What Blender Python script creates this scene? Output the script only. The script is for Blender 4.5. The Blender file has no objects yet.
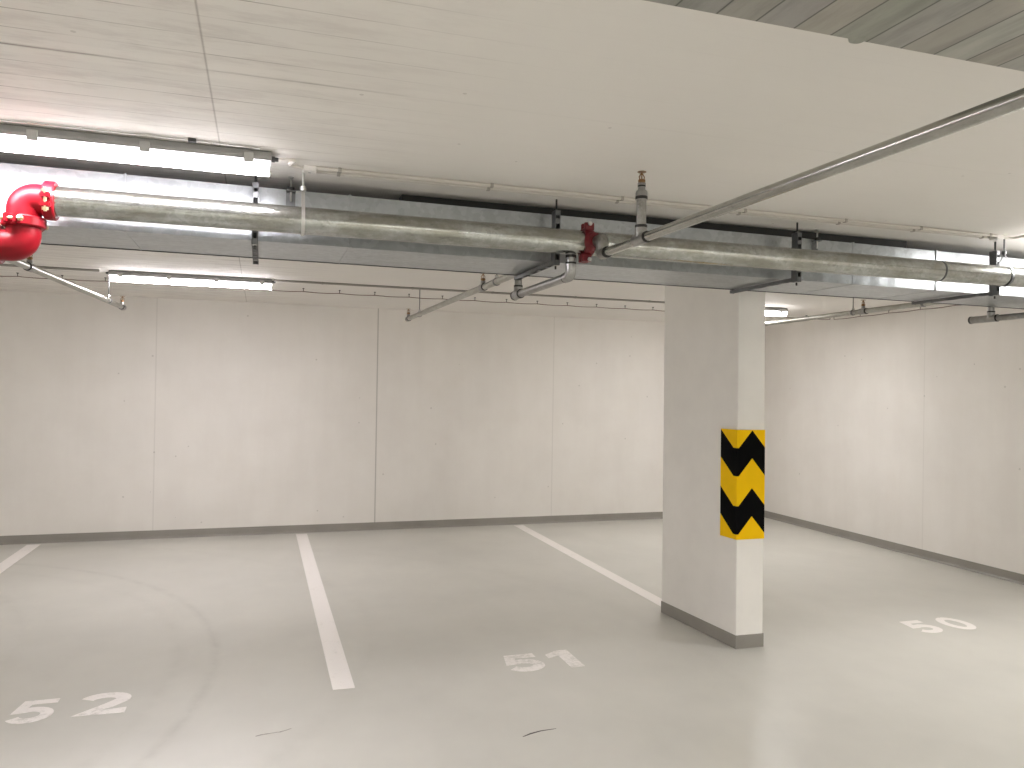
import bpy, bmesh, math, random
from mathutils import Vector, Matrix
random.seed(7)
V = Vector
S = bpy.context.scene
COL = S.collection

# ------------------------------------------------------------------ materials
def new_mat(name):
    m = bpy.data.materials.new(name); m.use_nodes = True
    nt = m.node_tree
    return m, nt, nt.nodes['Principled BSDF']

def N(nt, t, **kw):
    n = nt.nodes.new(t)
    for k, v in kw.items():
        if k.startswith('i_'):
            key = k[2:]
            n.inputs[int(key) if key.isdigit() else key].default_value = v
        else:
            setattr(n, k, v)
    return n

def ramp(nt, fac, stops):
    r = N(nt, 'ShaderNodeValToRGB')
    el = r.color_ramp.elements
    while len(el) < len(stops): el.new(0.5)
    for e, (p, c) in zip(el, stops):
        e.position = p; e.color = c if len(c) == 4 else (*c, 1)
    nt.links.new(fac, r.inputs[0])
    return r.outputs[0]

def mth(nt, op, a, b=None, c=None, clamp=False):
    n = N(nt, 'ShaderNodeMath', operation=op, use_clamp=clamp)
    for i, v in enumerate((a, b, c)):
        if v is None: continue
        if isinstance(v, (int, float)): n.inputs[i].default_value = v
        else: nt.links.new(v, n.inputs[i])
    return n.outputs[0]

def mixc(nt, fac, a, b, mode='MIX'):
    n = N(nt, 'ShaderNodeMix', data_type='RGBA', blend_type=mode)
    for sock, v in ((n.inputs[0], fac), (n.inputs[6], a), (n.inputs[7], b)):
        if isinstance(v, (int, float)): sock.default_value = v
        elif isinstance(v, tuple): sock.default_value = v if len(v) == 4 else (*v, 1)
        else: nt.links.new(v, sock)
    return n.outputs[2]

def noise(nt, vec, scale, detail=4, rough=0.55, stretch=None):
    if stretch:
        mp = N(nt, 'ShaderNodeMapping'); mp.inputs['Scale'].default_value = stretch
        nt.links.new(vec, mp.inputs[0]); vec = mp.outputs[0]
    n = N(nt, 'ShaderNodeTexNoise'); n.inputs['Scale'].default_value = scale
    n.inputs['Detail'].default_value = detail; n.inputs['Roughness'].default_value = rough
    nt.links.new(vec, n.inputs['Vector'])
    return n.outputs['Fac']

def bump(nt, b, h, strength=0.1, dist=0.01):
    n = N(nt, 'ShaderNodeBump'); n.inputs['Strength'].default_value = strength
    n.inputs['Distance'].default_value = dist
    nt.links.new(h, n.inputs['Height']); nt.links.new(n.outputs[0], b.inputs['Normal'])

def world_pos(nt):          # world position: same for every copy, anchored in the place
    return N(nt, 'ShaderNodeNewGeometry').outputs['Position']

def sep(nt, vec):
    s = N(nt, 'ShaderNodeSeparateXYZ'); nt.links.new(vec, s.inputs[0]); return s.outputs

def line_at(nt, coord, x0, half):   # 1 on a thin line coord == x0
    d = mth(nt, 'ABSOLUTE', mth(nt, 'SUBTRACT', coord, x0))
    return mth(nt, 'SUBTRACT', 1.0, mth(nt, 'DIVIDE', d, half), clamp=True)

def plain(name, col, rough=0.5, metal=0.0, spec=0.5, var=0.0, vscale=20, bmp=0.0):
    m, nt, b = new_mat(name)
    b.inputs['Roughness'].default_value = rough; b.inputs['Metallic'].default_value = metal
    b.inputs['Specular IOR Level'].default_value = spec
    if var:
        tc = N(nt, 'ShaderNodeTexCoord').outputs['Object']
        n = noise(nt, tc, vscale)
        c = ramp(nt, n, [(0.3, tuple(x*(1-var) for x in col)), (0.7, tuple(min(1, x*(1+var)) for x in col))])
        nt.links.new(c, b.inputs['Base Color'])
        if bmp: bump(nt, b, n, bmp, 0.003)
    else:
        b.inputs['Base Color'].default_value = (*col, 1)
    return m

WHITE = (0.80, 0.775, 0.74)

def mat_wall(name, seam_axis, seams):
    m, nt, b = new_mat(name)
    P = world_pos(nt); X = sep(nt, P)
    big = noise(nt, P, 0.7, 3)
    med = noise(nt, P, 3.0, 5, 0.6)
    c = ramp(nt, big, [(0.3, tuple(x*0.95 for x in WHITE)), (0.7, tuple(min(1, x*1.03) for x in WHITE))])
    c = mixc(nt, 0.5, c, ramp(nt, med, [(0.3, (0.93, 0.92, 0.91)), (0.65, (1, 1, 1))]), 'MULTIPLY')
    # vertical drag marks of the roller
    st = noise(nt, P, 4.0, 4, 0.6, (1.0, 1.0, 0.12))
    c = mixc(nt, 0.5, c, ramp(nt, st, [(0.35, (0.95, 0.945, 0.94)), (0.6, (1, 1, 1))]), 'MULTIPLY')
    # pin holes
    vo = N(nt, 'ShaderNodeTexVoronoi'); vo.inputs['Scale'].default_value = 4.5
    nt.links.new(P, vo.inputs['Vector'])
    hole = mth(nt, 'LESS_THAN', vo.outputs['Distance'], 0.045)
    c = mixc(nt, mth(nt, 'MULTIPLY', hole, 0.35), c, (0.32, 0.30, 0.27))
    h = mth(nt, 'MULTIPLY', med, 0.4)
    for s, w, k in seams:
        ln = line_at(nt, X[seam_axis], s, w)
        c = mixc(nt, mth(nt, 'MULTIPLY', ln, k), c, (0.26, 0.245, 0.22))
        if k > 0.5: h = mth(nt, 'SUBTRACT', h, mth(nt, 'MULTIPLY', ln, 0.3))
    nt.links.new(c, b.inputs['Base Color'])
    b.inputs['Roughness'].default_value = 0.6; b.inputs['Specular IOR Level'].default_value = 0.3
    bump(nt, b, h, 0.12, 0.01)
    return m

def mat_ceiling():
    m, nt, b = new_mat('white_painted_board_marked_concrete')
    P = world_pos(nt); X = sep(nt, P)
    big = noise(nt, P, 0.9, 3)
    c = ramp(nt, big, [(0.3, tuple(x*0.97 for x in WHITE)), (0.7, tuple(min(1, x*1.02) for x in WHITE))])
    # board marks run along X; the ridges fade out towards the smoother right-hand slab
    wob = noise(nt, P, 1.3, 4, 0.6, (1.0, 0.0, 0.0))
    y = mth(nt, 'ADD', X[1], mth(nt, 'MULTIPLY', mth(nt, 'SUBTRACT', wob, 0.5), 0.012))
    fr = mth(nt, 'FRACT', mth(nt, 'DIVIDE', mth(nt, 'SUBTRACT', y, 2.435), 0.1175))
    d = mth(nt, 'ABSOLUTE', mth(nt, 'SUBTRACT', fr, 0.5))
    ln = mth(nt, 'MULTIPLY', mth(nt, 'SUBTRACT', d, 0.470), 40.0, clamp=True)
    brk = noise(nt, P, 2.6, 5, 0.7, (0.8, 6.0, 1.0))
    brk = ramp(nt, brk, [(0.36, (0.12,)*3), (0.66, (1,)*3)])
    fade = mth(nt, 'SUBTRACT', 1.0, mth(nt, 'DIVIDE', mth(nt, 'ADD', X[0], 0.15), 0.85), clamp=True)
    fade = mth(nt, 'ADD', mth(nt, 'MULTIPLY', fade, 0.95), 0.05)
    ln = mth(nt, 'MULTIPLY', mth(nt, 'MULTIPLY', ln, brk), fade)
    # one strong ridge and one cross joint
    strong = mth(nt, 'MULTIPLY', line_at(nt, y, 2.434, 0.012), mth(nt, 'MULTIPLY', fade, brk))
    cross = line_at(nt, X[0], -0.165, 0.0045)
    tone = N(nt, 'ShaderNodeTexWhiteNoise', noise_dimensions='1D')
    nt.links.new(mth(nt, 'FLOOR', mth(nt, 'DIVIDE', mth(nt, 'SUBTRACT', y, 2.435-0.05875), 0.1175)), tone.inputs['W'])
    tn = mth(nt, 'ADD', mth(nt, 'MULTIPLY', mth(nt, 'MULTIPLY', tone.outputs['Value'], fade), 0.07), 0.95)
    cm = N(nt, 'ShaderNodeCombineColor')
    for i in range(3): nt.links.new(tn, cm.inputs[i])
    c = mixc(nt, 1.0, c, cm.outputs[0], 'MULTIPLY')
    dark = (0.24, 0.21, 0.19)
    c = mixc(nt, mth(nt, 'MULTIPLY', ln, 0.85), c, dark)
    c = mixc(nt, mth(nt, 'MULTIPLY', strong, 0.95), c, dark)
    c = mixc(nt, mth(nt, 'MULTIPLY', cross, 0.6), c, dark)
    sp = noise(nt, P, 7, 6, 0.7, (0.5, 2.0, 1.0))
    c = mixc(nt, mth(nt, 'MULTIPLY', fade, 0.8), c, ramp(nt, sp, [(0.34, (0.82, 0.80, 0.80)), (0.52, (1, 1, 1))]), 'MULTIPLY')
    vo = N(nt, 'ShaderNodeTexVoronoi'); vo.inputs['Scale'].default_value = 5.0
    nt.links.new(P, vo.inputs['Vector'])
    hole = mth(nt, 'LESS_THAN', vo.outputs['Distance'], 0.035)
    c = mixc(nt, mth(nt, 'MULTIPLY', hole, 0.3), c, dark)
    nt.links.new(c, b.inputs['Base Color'])
    b.inputs['Roughness'].default_value = 0.65; b.inputs['Specular IOR Level'].default_value = 0.25
    h = mth(nt, 'SUBTRACT', mth(nt, 'MULTIPLY', sp, 0.3), mth(nt, 'ADD', ln, strong))
    bump(nt, b, h, 0.15, 0.01)
    return m

def mat_beam():
    m, nt, b = new_mat('bare_board_marked_concrete')
    P = world_pos(nt); X = sep(nt, P)
    wob = noise(nt, P, 1.0, 3, 0.5, (0.0, 1.0, 0.0))
    x = mth(nt, 'ADD', X[0], mth(nt, 'MULTIPLY', mth(nt, 'SUBTRACT', wob, 0.5), 0.02))
    q = mth(nt, 'DIVIDE', mth(nt, 'SUBTRACT', x, 0.03), 0.108)
    fr = mth(nt, 'FRACT', q)
    tone = N(nt, 'ShaderNodeTexWhiteNoise', noise_dimensions='1D')
    nt.links.new(mth(nt, 'FLOOR', q), tone.inputs['W'])
    c = ramp(nt, tone.outputs['Value'], [(0.0, (0.29, 0.31, 0.275)), (0.4, (0.36, 0.345, 0.31)), (0.7, (0.335, 0.325, 0.315)), (1.0, (0.42, 0.42, 0.39))])
    gr = noise(nt, P, 5, 6, 0.65, (3.0, 0.5, 1.0))
    c = mixc(nt, 0.8, c, ramp(nt, gr, [(0.3, (0.62, 0.64, 0.62)), (0.55, (1, 1, 1)), (0.75, (1.12, 1.1, 1.08))]), 'MULTIPLY')
    st = noise(nt, P, 2.2, 5, 0.6)
    c = mixc(nt, 0.6, c, ramp(nt, st, [(0.35, (0.72, 0.76, 0.72)), (0.6, (1, 0.98, 0.96))]), 'MULTIPLY')
    ln = mth(nt, 'MULTIPLY', mth(nt, 'SUBTRACT', mth(nt, 'ABSOLUTE', mth(nt, 'SUBTRACT', fr, 0.5)), 0.466), 40.0, clamp=True)
    c = mixc(nt, mth(nt, 'MULTIPLY', ln, 0.9), c, (0.08, 0.078, 0.07))
    nt.links.new(c, b.inputs['Base Color'])
    b.inputs['Roughness'].default_value = 0.6
    bump(nt, b, mth(nt, 'SUBTRACT', mth(nt, 'MULTIPLY', gr, 0.4), ln), 0.25, 0.01)
    return m

FLOORC = (0.61, 0.60, 0.555)
def floor_colour(nt, P, X):
    big = noise(nt, P, 0.8, 4, 0.6)
    c = ramp(nt, big, [(0.3, tuple(x*0.92 for x in FLOORC)), (0.7, tuple(x*1.06 for x in FLOORC))])
    med = noise(nt, P, 3.5, 5, 0.65, (1.0, 0.5, 1.0))
    c = mixc(nt, 0.5, c, ramp(nt, med, [(0.3, (0.94, 0.94, 0.93)), (0.65, (1, 1, 1))]), 'MULTIPLY')
    return c, big, med

def mat_floor():
    m, nt, b = new_mat('grey_epoxy_floor')
    P = world_pos(nt); X = sep(nt, P)
    c, big, med = floor_colour(nt, P, X)
    # curved tyre tracks
    grain = noise(nt, P, 6, 5, 0.7)
    def track(cx, cy, r, w, k, col):
        nonlocal c
        dx = mth(nt, 'SUBTRACT', X[0], cx); dy = mth(nt, 'SUBTRACT', X[1], cy)
        rr = mth(nt, 'SQRT', mth(nt, 'ADD', mth(nt, 'MULTIPLY', dx, dx), mth(nt, 'MULTIPLY', dy, dy)))
        d = mth(nt, 'ABSOLUTE', mth(nt, 'SUBTRACT', rr, r))
        f = mth(nt, 'SUBTRACT', 1.0, mth(nt, 'DIVIDE', d, w), clamp=True)
        side = mth(nt, 'MULTIPLY', mth(nt, 'ADD', dx, 0.0), 1.0)
        f = mth(nt, 'MULTIPLY', f, mth(nt, 'GREATER_THAN', side, 0.0))
        f = mth(nt, 'MULTIPLY', f, ramp(nt, grain, [(0.35, (0.1,)*3), (0.65, (1,)*3)]))
        c = mixc(nt, mth(nt, 'MULTIPLY', f, k), c, col)
    track(-3.786, 4.984, 3.552, 0.05, 0.30, (0.34, 0.33, 0.30))
    track(-3.786, 4.984, 3.70, 0.10, 0.25, (0.62, 0.60, 0.56))
    track(-3.6, 5.0, 3.15, 0.07, 0.16, (0.36, 0.35, 0.31))
    track(-4.6, 5.2, 3.2, 0.09, 0.18, (0.36, 0.35, 0.31))
    track(-2.6, 5.6, 3.35, 0.10, 0.14, (0.36, 0.35, 0.31))
    track(-1.2, 4.6, 3.9, 0.12, 0.12, (0.36, 0.35, 0.31))
    nt.links.new(c, b.inputs['Base Color'])
    r = ramp(nt, med, [(0.2, (0.305,)*3), (0.8, (0.285,)*3)])
    nt.links.new(r, b.inputs['Roughness'])
    b.inputs['Specular IOR Level'].default_value = 0.5
    bump(nt, b, noise(nt, P, 2.5, 2), 0.03, 0.01)
    return m

def mat_paint(name, wear, seed):
    m, nt, b = new_mat(name)
    P = world_pos(nt); X = sep(nt, P)
    fc, _, _ = floor_colour(nt, P, X)
    w = noise(nt, P, 26 + seed, 6, 0.75)
    w2 = noise(nt, P, 5, 3, 0.6)
    k = mth(nt, 'ADD', w, mth(nt, 'MULTIPLY', mth(nt, 'SUBTRACT', w2, 0.5), 0.6))
    f = ramp(nt, k, [(max(0, wear-0.10), (0.75,)*3), (wear+0.10, (0,)*3)])
    c = mixc(nt, f, (0.92, 0.885, 0.86), fc)
    nt.links.new(c, b.inputs['Base Color'])
    b.inputs['Roughness'].default_value = 0.5
    return m

def mat_galv(name, col, rough, spangle=0.1, stain=None, stretch=(1, 1, 1), metal=1.0, scale=60):
    m, nt, b = new_mat(name)
    P = world_pos(nt)
    vo = N(nt, 'ShaderNodeTexVoronoi'); vo.inputs['Scale'].default_value = scale
    nt.links.new(P, vo.inputs['Vector'])
    sp = sep(nt, vo.outputs['Color'])[0]
    c = ramp(nt, sp, [(0, tuple(x*(1-spangle) for x in col)), (1, tuple(min(1, x*(1+spangle)) for x in col))])
    n = noise(nt, P, 5, 6, 0.7, stretch)
    if stain:
        c = mixc(nt, ramp(nt, n, [(0.42, (0,)*3), (0.62, (0.85,)*3)]), c, stain)
        n2 = noise(nt, P, 22, 6, 0.75, stretch)
        c = mixc(nt, ramp(nt, n2, [(0.56, (0,)*3), (0.70, (0.6,)*3)]), c, tuple(x*0.55 for x in stain))
    nt.links.new(c, b.inputs['Base Color'])
    rr = ramp(nt, n, [(0.3, (rough*0.86,)*3), (0.7, (min(1, rough*1.2),)*3)])
    nt.links.new(rr, b.inputs['Roughness'])
    b.inputs['Metallic'].default_value = metal
    bump(nt, b, n, 0.04, 0.01)
    return m

M = {}
M['wall_back'] = mat_wall('white_painted_concrete_back', 0, [(-1.07, 0.010, 0.20), (1.284, 0.011, 0.70), (3.47, 0.010, 0.20), (-3.4, 0.010, 0.20)])
M['wall_side'] = mat_wall('white_painted_concrete_side', 1, [(6.29, 0.010, 0.14), (3.9, 0.010, 0.14)])
M['ceiling'] = mat_ceiling()
M['beam'] = mat_beam()
M['floor'] = mat_floor()
M['cove'] = plain('grey_cove_paint', (0.27, 0.255, 0.23), 0.5, var=0.08, vscale=3)
M['column'] = plain('white_column_paint', (0.80, 0.78, 0.75), 0.55, spec=0.3, var=0.03, vscale=4, bmp=0.05)
M['line'] = mat_paint('white_line_paint', 0.30, 3)
M['num52'] = mat_paint('white_number_paint_worn', 0.40, 1)
M['num51'] = mat_paint('white_number_paint_faded', 0.45, 6)
M['num50'] = mat_paint('white_number_paint_fresh', 0.20, 9)
M['duct'] = mat_galv('galvanised_duct_sheet', (0.43, 0.455, 0.47), 0.36, 0.09, stretch=(0.6, 2, 2), scale=45)
M['pipe'] = mat_galv('galvanised_main_pipe', (0.46, 0.475, 0.46), 0.22, 0.12, stain=(0.30, 0.295, 0.255), stretch=(0.9, 2, 2))
M['branch'] = mat_galv('galvanised_branch_pipe', (0.44, 0.445, 0.41), 0.36, 0.06, stain=(0.33, 0.32, 0.28), stretch=(2, 0.6, 2), scale=90)
M['fitting'] = mat_galv('galvanised_fitting', (0.36, 0.36, 0.35), 0.34, 0.06, stain=(0.26, 0.25, 0.23))
M['branch_near'] = mat_galv('shiny_branch_pipe', (0.44, 0.445, 0.415), 0.22, 0.03, stain=(0.35, 0.34, 0.31), stretch=(2, 0.6, 2), scale=90)
M['channel'] = mat_galv('galvanised_channel', (0.20, 0.205, 0.21), 0.45, 0.08)
M['dark_steel'] = plain('dark_steel', (0.06, 0.06, 0.06), 0.5, 0.4)
M['zinc'] = plain('zinc_plated_steel', (0.6, 0.6, 0.58), 0.35, 1.0)
M['yzinc'] = plain('yellow_zinc_bolt', (0.75, 0.68, 0.42), 0.35, 1.0)
M['red'] = plain('red_fire_paint', (0.24, 0.0015, 0.008), 0.42, spec=0.3, var=0.12, vscale=14, bmp=0.08)
M['dark_red'] = plain('dark_red_paint', (0.13, 0.004, 0.008), 0.35, var=0.2, vscale=25, bmp=0.08)
M['brass'] = plain('bronze_sprinkler', (0.27, 0.16, 0.08), 0.38, 0.9)
M['rubber'] = plain('black_rubber', (0.012, 0.012, 0.012), 0.6)
M['grey_plastic'] = plain('grey_polycarbonate', (0.33, 0.33, 0.325), 0.45, var=0.04)
M['latch'] = plain('grey_latch_plastic', (0.42, 0.42, 0.41), 0.4)
M['conduit'] = plain('grey_conduit_plastic', (0.62, 0.59, 0.55), 0.5)
M['clip'] = plain('grey_clip_plastic', (0.36, 0.34, 0.31), 0.5)
M['dark_conduit'] = plain('dim_grey_conduit', (0.30, 0.285, 0.26), 0.5)
M['box'] = plain('pale_box_plastic', (0.70, 0.68, 0.65), 0.45)
M['wire'] = plain('brown_cable', (0.16, 0.10, 0.08), 0.5)
M['yellow'] = plain('yellow_guard', (0.90, 0.545, 0.0), 0.6, spec=0.12, var=0.04, vscale=8)
M['black'] = plain('black_chevron', (0.002, 0.002, 0.0025), 0.7, spec=0.06)
M['scuff'] = plain('dark_scuff', (0.06, 0.05, 0.045), 0.6)
M['scuff_faint'] = plain('faint_scuff', (0.30, 0.28, 0.25), 0.6, var=0.5, vscale=60)

def mat_emit(name, col, strength):
    m, nt, b = new_mat(name)
    b.inputs['Base Color'].default_value = (0.85, 0.85, 0.85, 1)
    b.inputs['Roughness'].default_value = 0.4
    b.inputs['Emission Color'].default_value = (*col, 1)
    b.inputs['Emission Strength'].default_value = strength
    return m
# opal lens: bright underside, dimmer flanks
for nm, col, lo, hi in (('', (1.0, 0.965, 0.955), 1.9, 11.0), ('_bright', (1.0, 0.97, 0.95), 2.2, 11.5), ('_pink', (1.0, 0.95, 0.985), 1.8, 10.5),
                        ('_cool', (1.0, 0.95, 1.0), 0.75, 11.5), ('_lane', (1.0, 0.97, 0.925), 2.2, 20.0)):  # lane variant belongs to the added fill lamps behind the viewer
    M['diffuser'+nm] = [mat_emit('lit_lens_flank'+nm, col, lo), mat_emit('lit_lens_underside'+nm, col, hi)]

# ------------------------------------------------------------------ geometry helpers
class B:
    """collects shapes given in world coordinates"""
    def __init__(s): s.bm = bmesh.new()
    def box(s, x0, x1, y0, y1, z0, z1, bevel=0.0, mi=0):
        vs = [s.bm.verts.new((x, y, z)) for x in (x0, x1) for y in (y0, y1) for z in (z0, z1)]
        fs = [(0,1,3,2), (4,6,7,5), (0,4,5,1), (2,3,7,6), (0,2,6,4), (1,5,7,3)]
        faces = [s.bm.faces.new([vs[i] for i in f]) for f in fs]
        for f in faces: f.material_index = mi
        if bevel:
            eds = list({e for f in faces for e in f.edges})
            bmesh.ops.bevel(s.bm, geom=eds, offset=bevel, segments=2, affect='EDGES', profile=0.5)
        return s
    def prism(s, pts, axis, a0, a1, bevel=0.0):
        """2-D outline extruded along an axis ('x': pts are (y,z); 'y': (x,z); 'z': (x,y))"""
        def mk(p, a):
            return {'x': (a, p[0], p[1]), 'y': (p[0], a, p[1]), 'z': (p[0], p[1], a)}[axis]
        lo = [s.bm.verts.new(mk(p, a0)) for p in pts]; hi = [s.bm.verts.new(mk(p, a1)) for p in pts]
        n = len(pts); fs = []
        for i in range(n):
            j = (i+1) % n
            fs.append(s.bm.faces.new((lo[i], lo[j], hi[j], hi[i])))
        fs.append(s.bm.faces.new(lo[::-1])); fs.append(s.bm.faces.new(hi))
        if bevel:
            eds = list({e for f in fs for e in f.edges})
            bmesh.ops.bevel(s.bm, geom=eds, offset=bevel, segments=2, affect='EDGES', profile=0.5)
        bmesh.ops.recalc_face_normals(s.bm, faces=s.bm.faces[:])
        return s
    def tube(s, pts, r, seg=16, caps=True, radii=None):
        pts = [V(p) for p in pts]
        n = len(pts)
        tans = []
        for i in range(n):
            a = pts[max(0, i-1)]; c = pts[min(n-1, i+1)]
            tans.append((c-a).normalized())
        t0 = tans[0]
        up = V((0, 0, 1)) if abs(t0.z) < 0.9 else V((0, 1, 0))
        u = t0.cross(up).normalized(); rings = []
        for i in range(n):
            if i:
                q = tans[i-1].rotation_difference(tans[i]); u = (q @ u)
                u = (u - tans[i]*u.dot(tans[i])).normalized()
            w = tans[i].cross(u)
            k = 1.0
            if 0 < i < n-1:
                k = 1.0
            ri = (radii[i] if radii else r) * k
            rings.append([s.bm.verts.new(pts[i] + (u*math.cos(2*math.pi*j/seg) + w*math.sin(2*math.pi*j/seg))*ri) for j in range(seg)])
        for a, c in zip(rings, rings[1:]):
            for j in range(seg):
                f = s.bm.faces.new((a[j], a[(j+1) % seg], c[(j+1) % seg], c[j])); f.smooth = True
        if caps:
            s.bm.faces.new(rings[0][::-1]); s.bm.faces.new(rings[-1])
        return s
    def lathe(s, p, d, prof, seg=24):
        """profile [(distance along d from p, radius)] turned about d; rings with equal distance make flat shoulders"""
        p = V(p); d = V(d).normalized()
        up = V((0, 0, 1)) if abs(d.z) < 0.9 else V((0, 1, 0))
        u = d.cross(up).normalized(); w = d.cross(u); rings = []
        for (h, r) in prof:
            rings.append([s.bm.verts.new(p + d*h + (u*math.cos(2*math.pi*j/seg) + w*math.sin(2*math.pi*j/seg))*r) for j in range(seg)])
        for i, (a, c) in enumerate(zip(rings, rings[1:])):
            smooth = abs(prof[i][0]-prof[i+1][0]) > 1e-6
            for j in range(seg):
                f = s.bm.faces.new((a[j], a[(j+1) % seg], c[(j+1) % seg], c[j])); f.smooth = smooth
        s.bm.faces.new(rings[0][::-1]); s.bm.faces.new(rings[-1])
        return s
    def strip(s, pts, w, z0, z1, widths=None):
        """flat ribbon of a width along a 2-D path, mitred, with a small thickness"""
        n = len(pts); L = []; R_ = []
        for i in range(n):
            a = V(pts[max(0, i-1)]); p = V(pts[i]); c = V(pts[min(n-1, i+1)])
            d1 = (p-a).normalized() if i else (c-p).normalized()
            d2 = (c-p).normalized() if i < n-1 else d1
            n1 = V((-d1.y, d1.x)); n2 = V((-d2.y, d2.x)); mm = (n1+n2)
            mm = mm.normalized() if mm.length > 1e-6 else n1
            k = 1/max(0.45, mm.dot(n1))
            ww = (widths[i] if widths else w)/2*k
            L.append(p+mm*ww); R_.append(p-mm*ww)
        for i in range(n-1):
            q = (L[i], R_[i], R_[i+1], L[i+1])
            lo = [s.bm.verts.new((v.x, v.y, z0)) for v in q]; hi = [s.bm.verts.new((v.x, v.y, z1)) for v in q]
            s.bm.faces.new(hi); s.bm.faces.new(lo[::-1])
            for a in range(4):
                s.bm.faces.new((lo[a], lo[(a+1) % 4], hi[(a+1) % 4], hi[a]))
        return s

def fillet(pts, R, n=6):
    """round the corners of a polyline"""
    pts = [V(p) for p in pts]; out = [pts[0]]
    for i in range(1, len(pts)-1):
        a, p, c = pts[i-1], pts[i], pts[i+1]
        d1 = (a-p).normalized(); d2 = (c-p).normalized()
        ang = d1.angle(d2)
        if abs(ang-math.pi) < 1e-3: out.append(p); continue
        t = min(R/math.tan(ang/2), (a-p).length*0.49, (c-p).length*0.49)
        r = t*math.tan(ang/2)
        cen = p + (d1+d2).normalized()*(r/math.sin(ang/2))
        s_, e_ = p+d1*t, p+d2*t
        v1 = s_-cen; v2 = e_-cen; tot = v1.angle(v2); ax = v1.cross(v2).normalized()
        for k in range(n+1):
            out.append(cen + Matrix.Rotation(tot*k/n, 3, ax) @ v1)
    out.append(pts[-1])
    return out

def empty(name, loc, label=None, cat=None, group=None, kind=None):
    o = bpy.data.objects.new(name, None); COL.objects.link(o)
    o.location = loc; o.empty_display_size = 0.1
    tag(o, label, cat, group, kind)
    return o

def tag(o, label=None, cat=None, group=None, kind=None):
    if label: o['label'] = label
    if cat: o['category'] = cat
    if group: o['group'] = group
    if kind: o['kind'] = kind
    return o

def root_of(o):
    p = V((0, 0, 0))
    while o is not None:
        p += o.location; o = o.parent
    return p

def part(name, b, mats, parent=None, label=None, origin=None):
    """link a builder (world coordinates) as ONE mesh object"""
    bm = b.bm
    org = root_of(parent) if parent else (V(origin) if origin else V((0, 0, 0)))
    bmesh.ops.recalc_face_normals(bm, faces=bm.faces[:])
    bmesh.ops.translate(bm, vec=-org, verts=bm.verts[:])
    for e in bm.edges:
        if len(e.link_faces) == 2 and e.calc_face_angle(0) > 0.65: e.smooth = False
    me = bpy.data.meshes.new(name); bm.to_mesh(me); bm.free()
    for m in (mats if isinstance(mats, (list, tuple)) else [mats]): me.materials.append(m)
    o = bpy.data.objects.new(name, me); COL.objects.link(o)
    if parent: o.parent = parent
    else: o.location = org
    if label: o['label'] = label
    return o

def struct(name, b, mat, label=None, cat=None):
    o = part(name, b, mat); o['kind'] = 'structure'
    if label: o['label'] = label
    if cat: o['category'] = cat
    return o

def copy_thing(src, loc, label=None, group=None):
    def cp(o, parent):
        c = o.copy(); COL.objects.link(c)
        if parent is not None:
            c.parent = parent
        for ch in o.children: cp(ch, c)
        return c
    c = cp(src, None); c.location = loc
    if label: c['label'] = label
    if group: c['group'] = group
    return c

# ------------------------------------------------------------------ the setting
XL, XR, YF, YB, ZC = -9.0, 6.4533, -7.0, 9.0912, 2.568
BEAM_Y, BEAM_Z = 1.59, 2.538
struct('floor', B().box(XL-.2, XR+.2, YF-.2, YB+.2, -0.15, 0), M['floor'], 'light grey epoxy floor of the parking garage', 'floor')
struct('ceiling', B().box(XL-.2, XR+.2, YF-.2, YB+.2, ZC, ZC+.2), M['ceiling'], 'white painted concrete ceiling with board marks', 'ceiling')
bb = B().box(XL, XR, YF, BEAM_Y, BEAM_Z, ZC)
bb.lathe((1.405, BEAM_Y-0.003, BEAM_Z-0.004), (0, 0, 1), [(0, 0.014), (0.004, 0.022), (0.03, 0.026)], 20)
struct('ceiling_beam', bb, M['beam'], 'bare grey board-marked concrete ceiling strip over the drive lane', 'ceiling')
struct('wall_back', B().box(XL-.2, XR+.2, YB, YB+.2, 0, ZC), M['wall_back'], 'white painted concrete back wall behind the parking bays', 'wall')
struct('wall_right', B().box(XR, XR+.2, YF-.2, YB, 0, ZC), M['wall_side'], 'white painted concrete wall on the right of bay 50', 'wall')
struct('wall_left', B().box(XL-.2, XL, YF-.2, YB, 0, ZC), M['wall_side'])
struct('wall_front', B().box(XL, XR, YF-.2, YF, 0, ZC), M['wall_side'])
HB = 0.087
def cove(name, b): return struct(name, b, M['cove'])
cove('baseboard_back', B().prism([(YB, 0), (YB, HB), (YB-0.006, HB), (YB-0.008, 0.02), (YB-0.025, 0)], 'x', XL, XR))
cove('baseboard_right', B().prism([(XR, 0), (XR, HB), (XR-0.006, HB), (XR-0.008, 0.02), (XR-0.025, 0)], 'y', YF, YB-0.001))
cove('baseboard_left', B().prism([(XL, 0), (XL, HB), (XL+0.006, HB), (XL+0.025, 0)], 'y', YF, YB-0.001))

# ------------------------------------------------------------------ pillar and its guard
pil = empty('concrete_pillar', (3.03, 4.78, 0), 'white concrete pillar with grey foot between bays 51 and 50', 'pillar', kind='thing')
fp = [(2.945, 4.347), (3.147, 4.343), (3.150, 5.21), (2.885, 5.214)]
LEAN = -0.006
b = B().prism(fp, 'z', 0, ZC, bevel=0.006)
for v in b.bm.verts: v.co.x += LEAN*v.co.z
part('shaft', b, M['column'], pil)
cx, cy = 3.03, 4.78
g = [(x + (0.004 if x > cx else -0.004), y + (0.004 if y > cy else -0.004)) for x, y in fp]
part('base_band', B().prism(g, 'z', 0, 0.087, bevel=0.002), M['cove'], pil, 'grey painted foot of the pillar')

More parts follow.
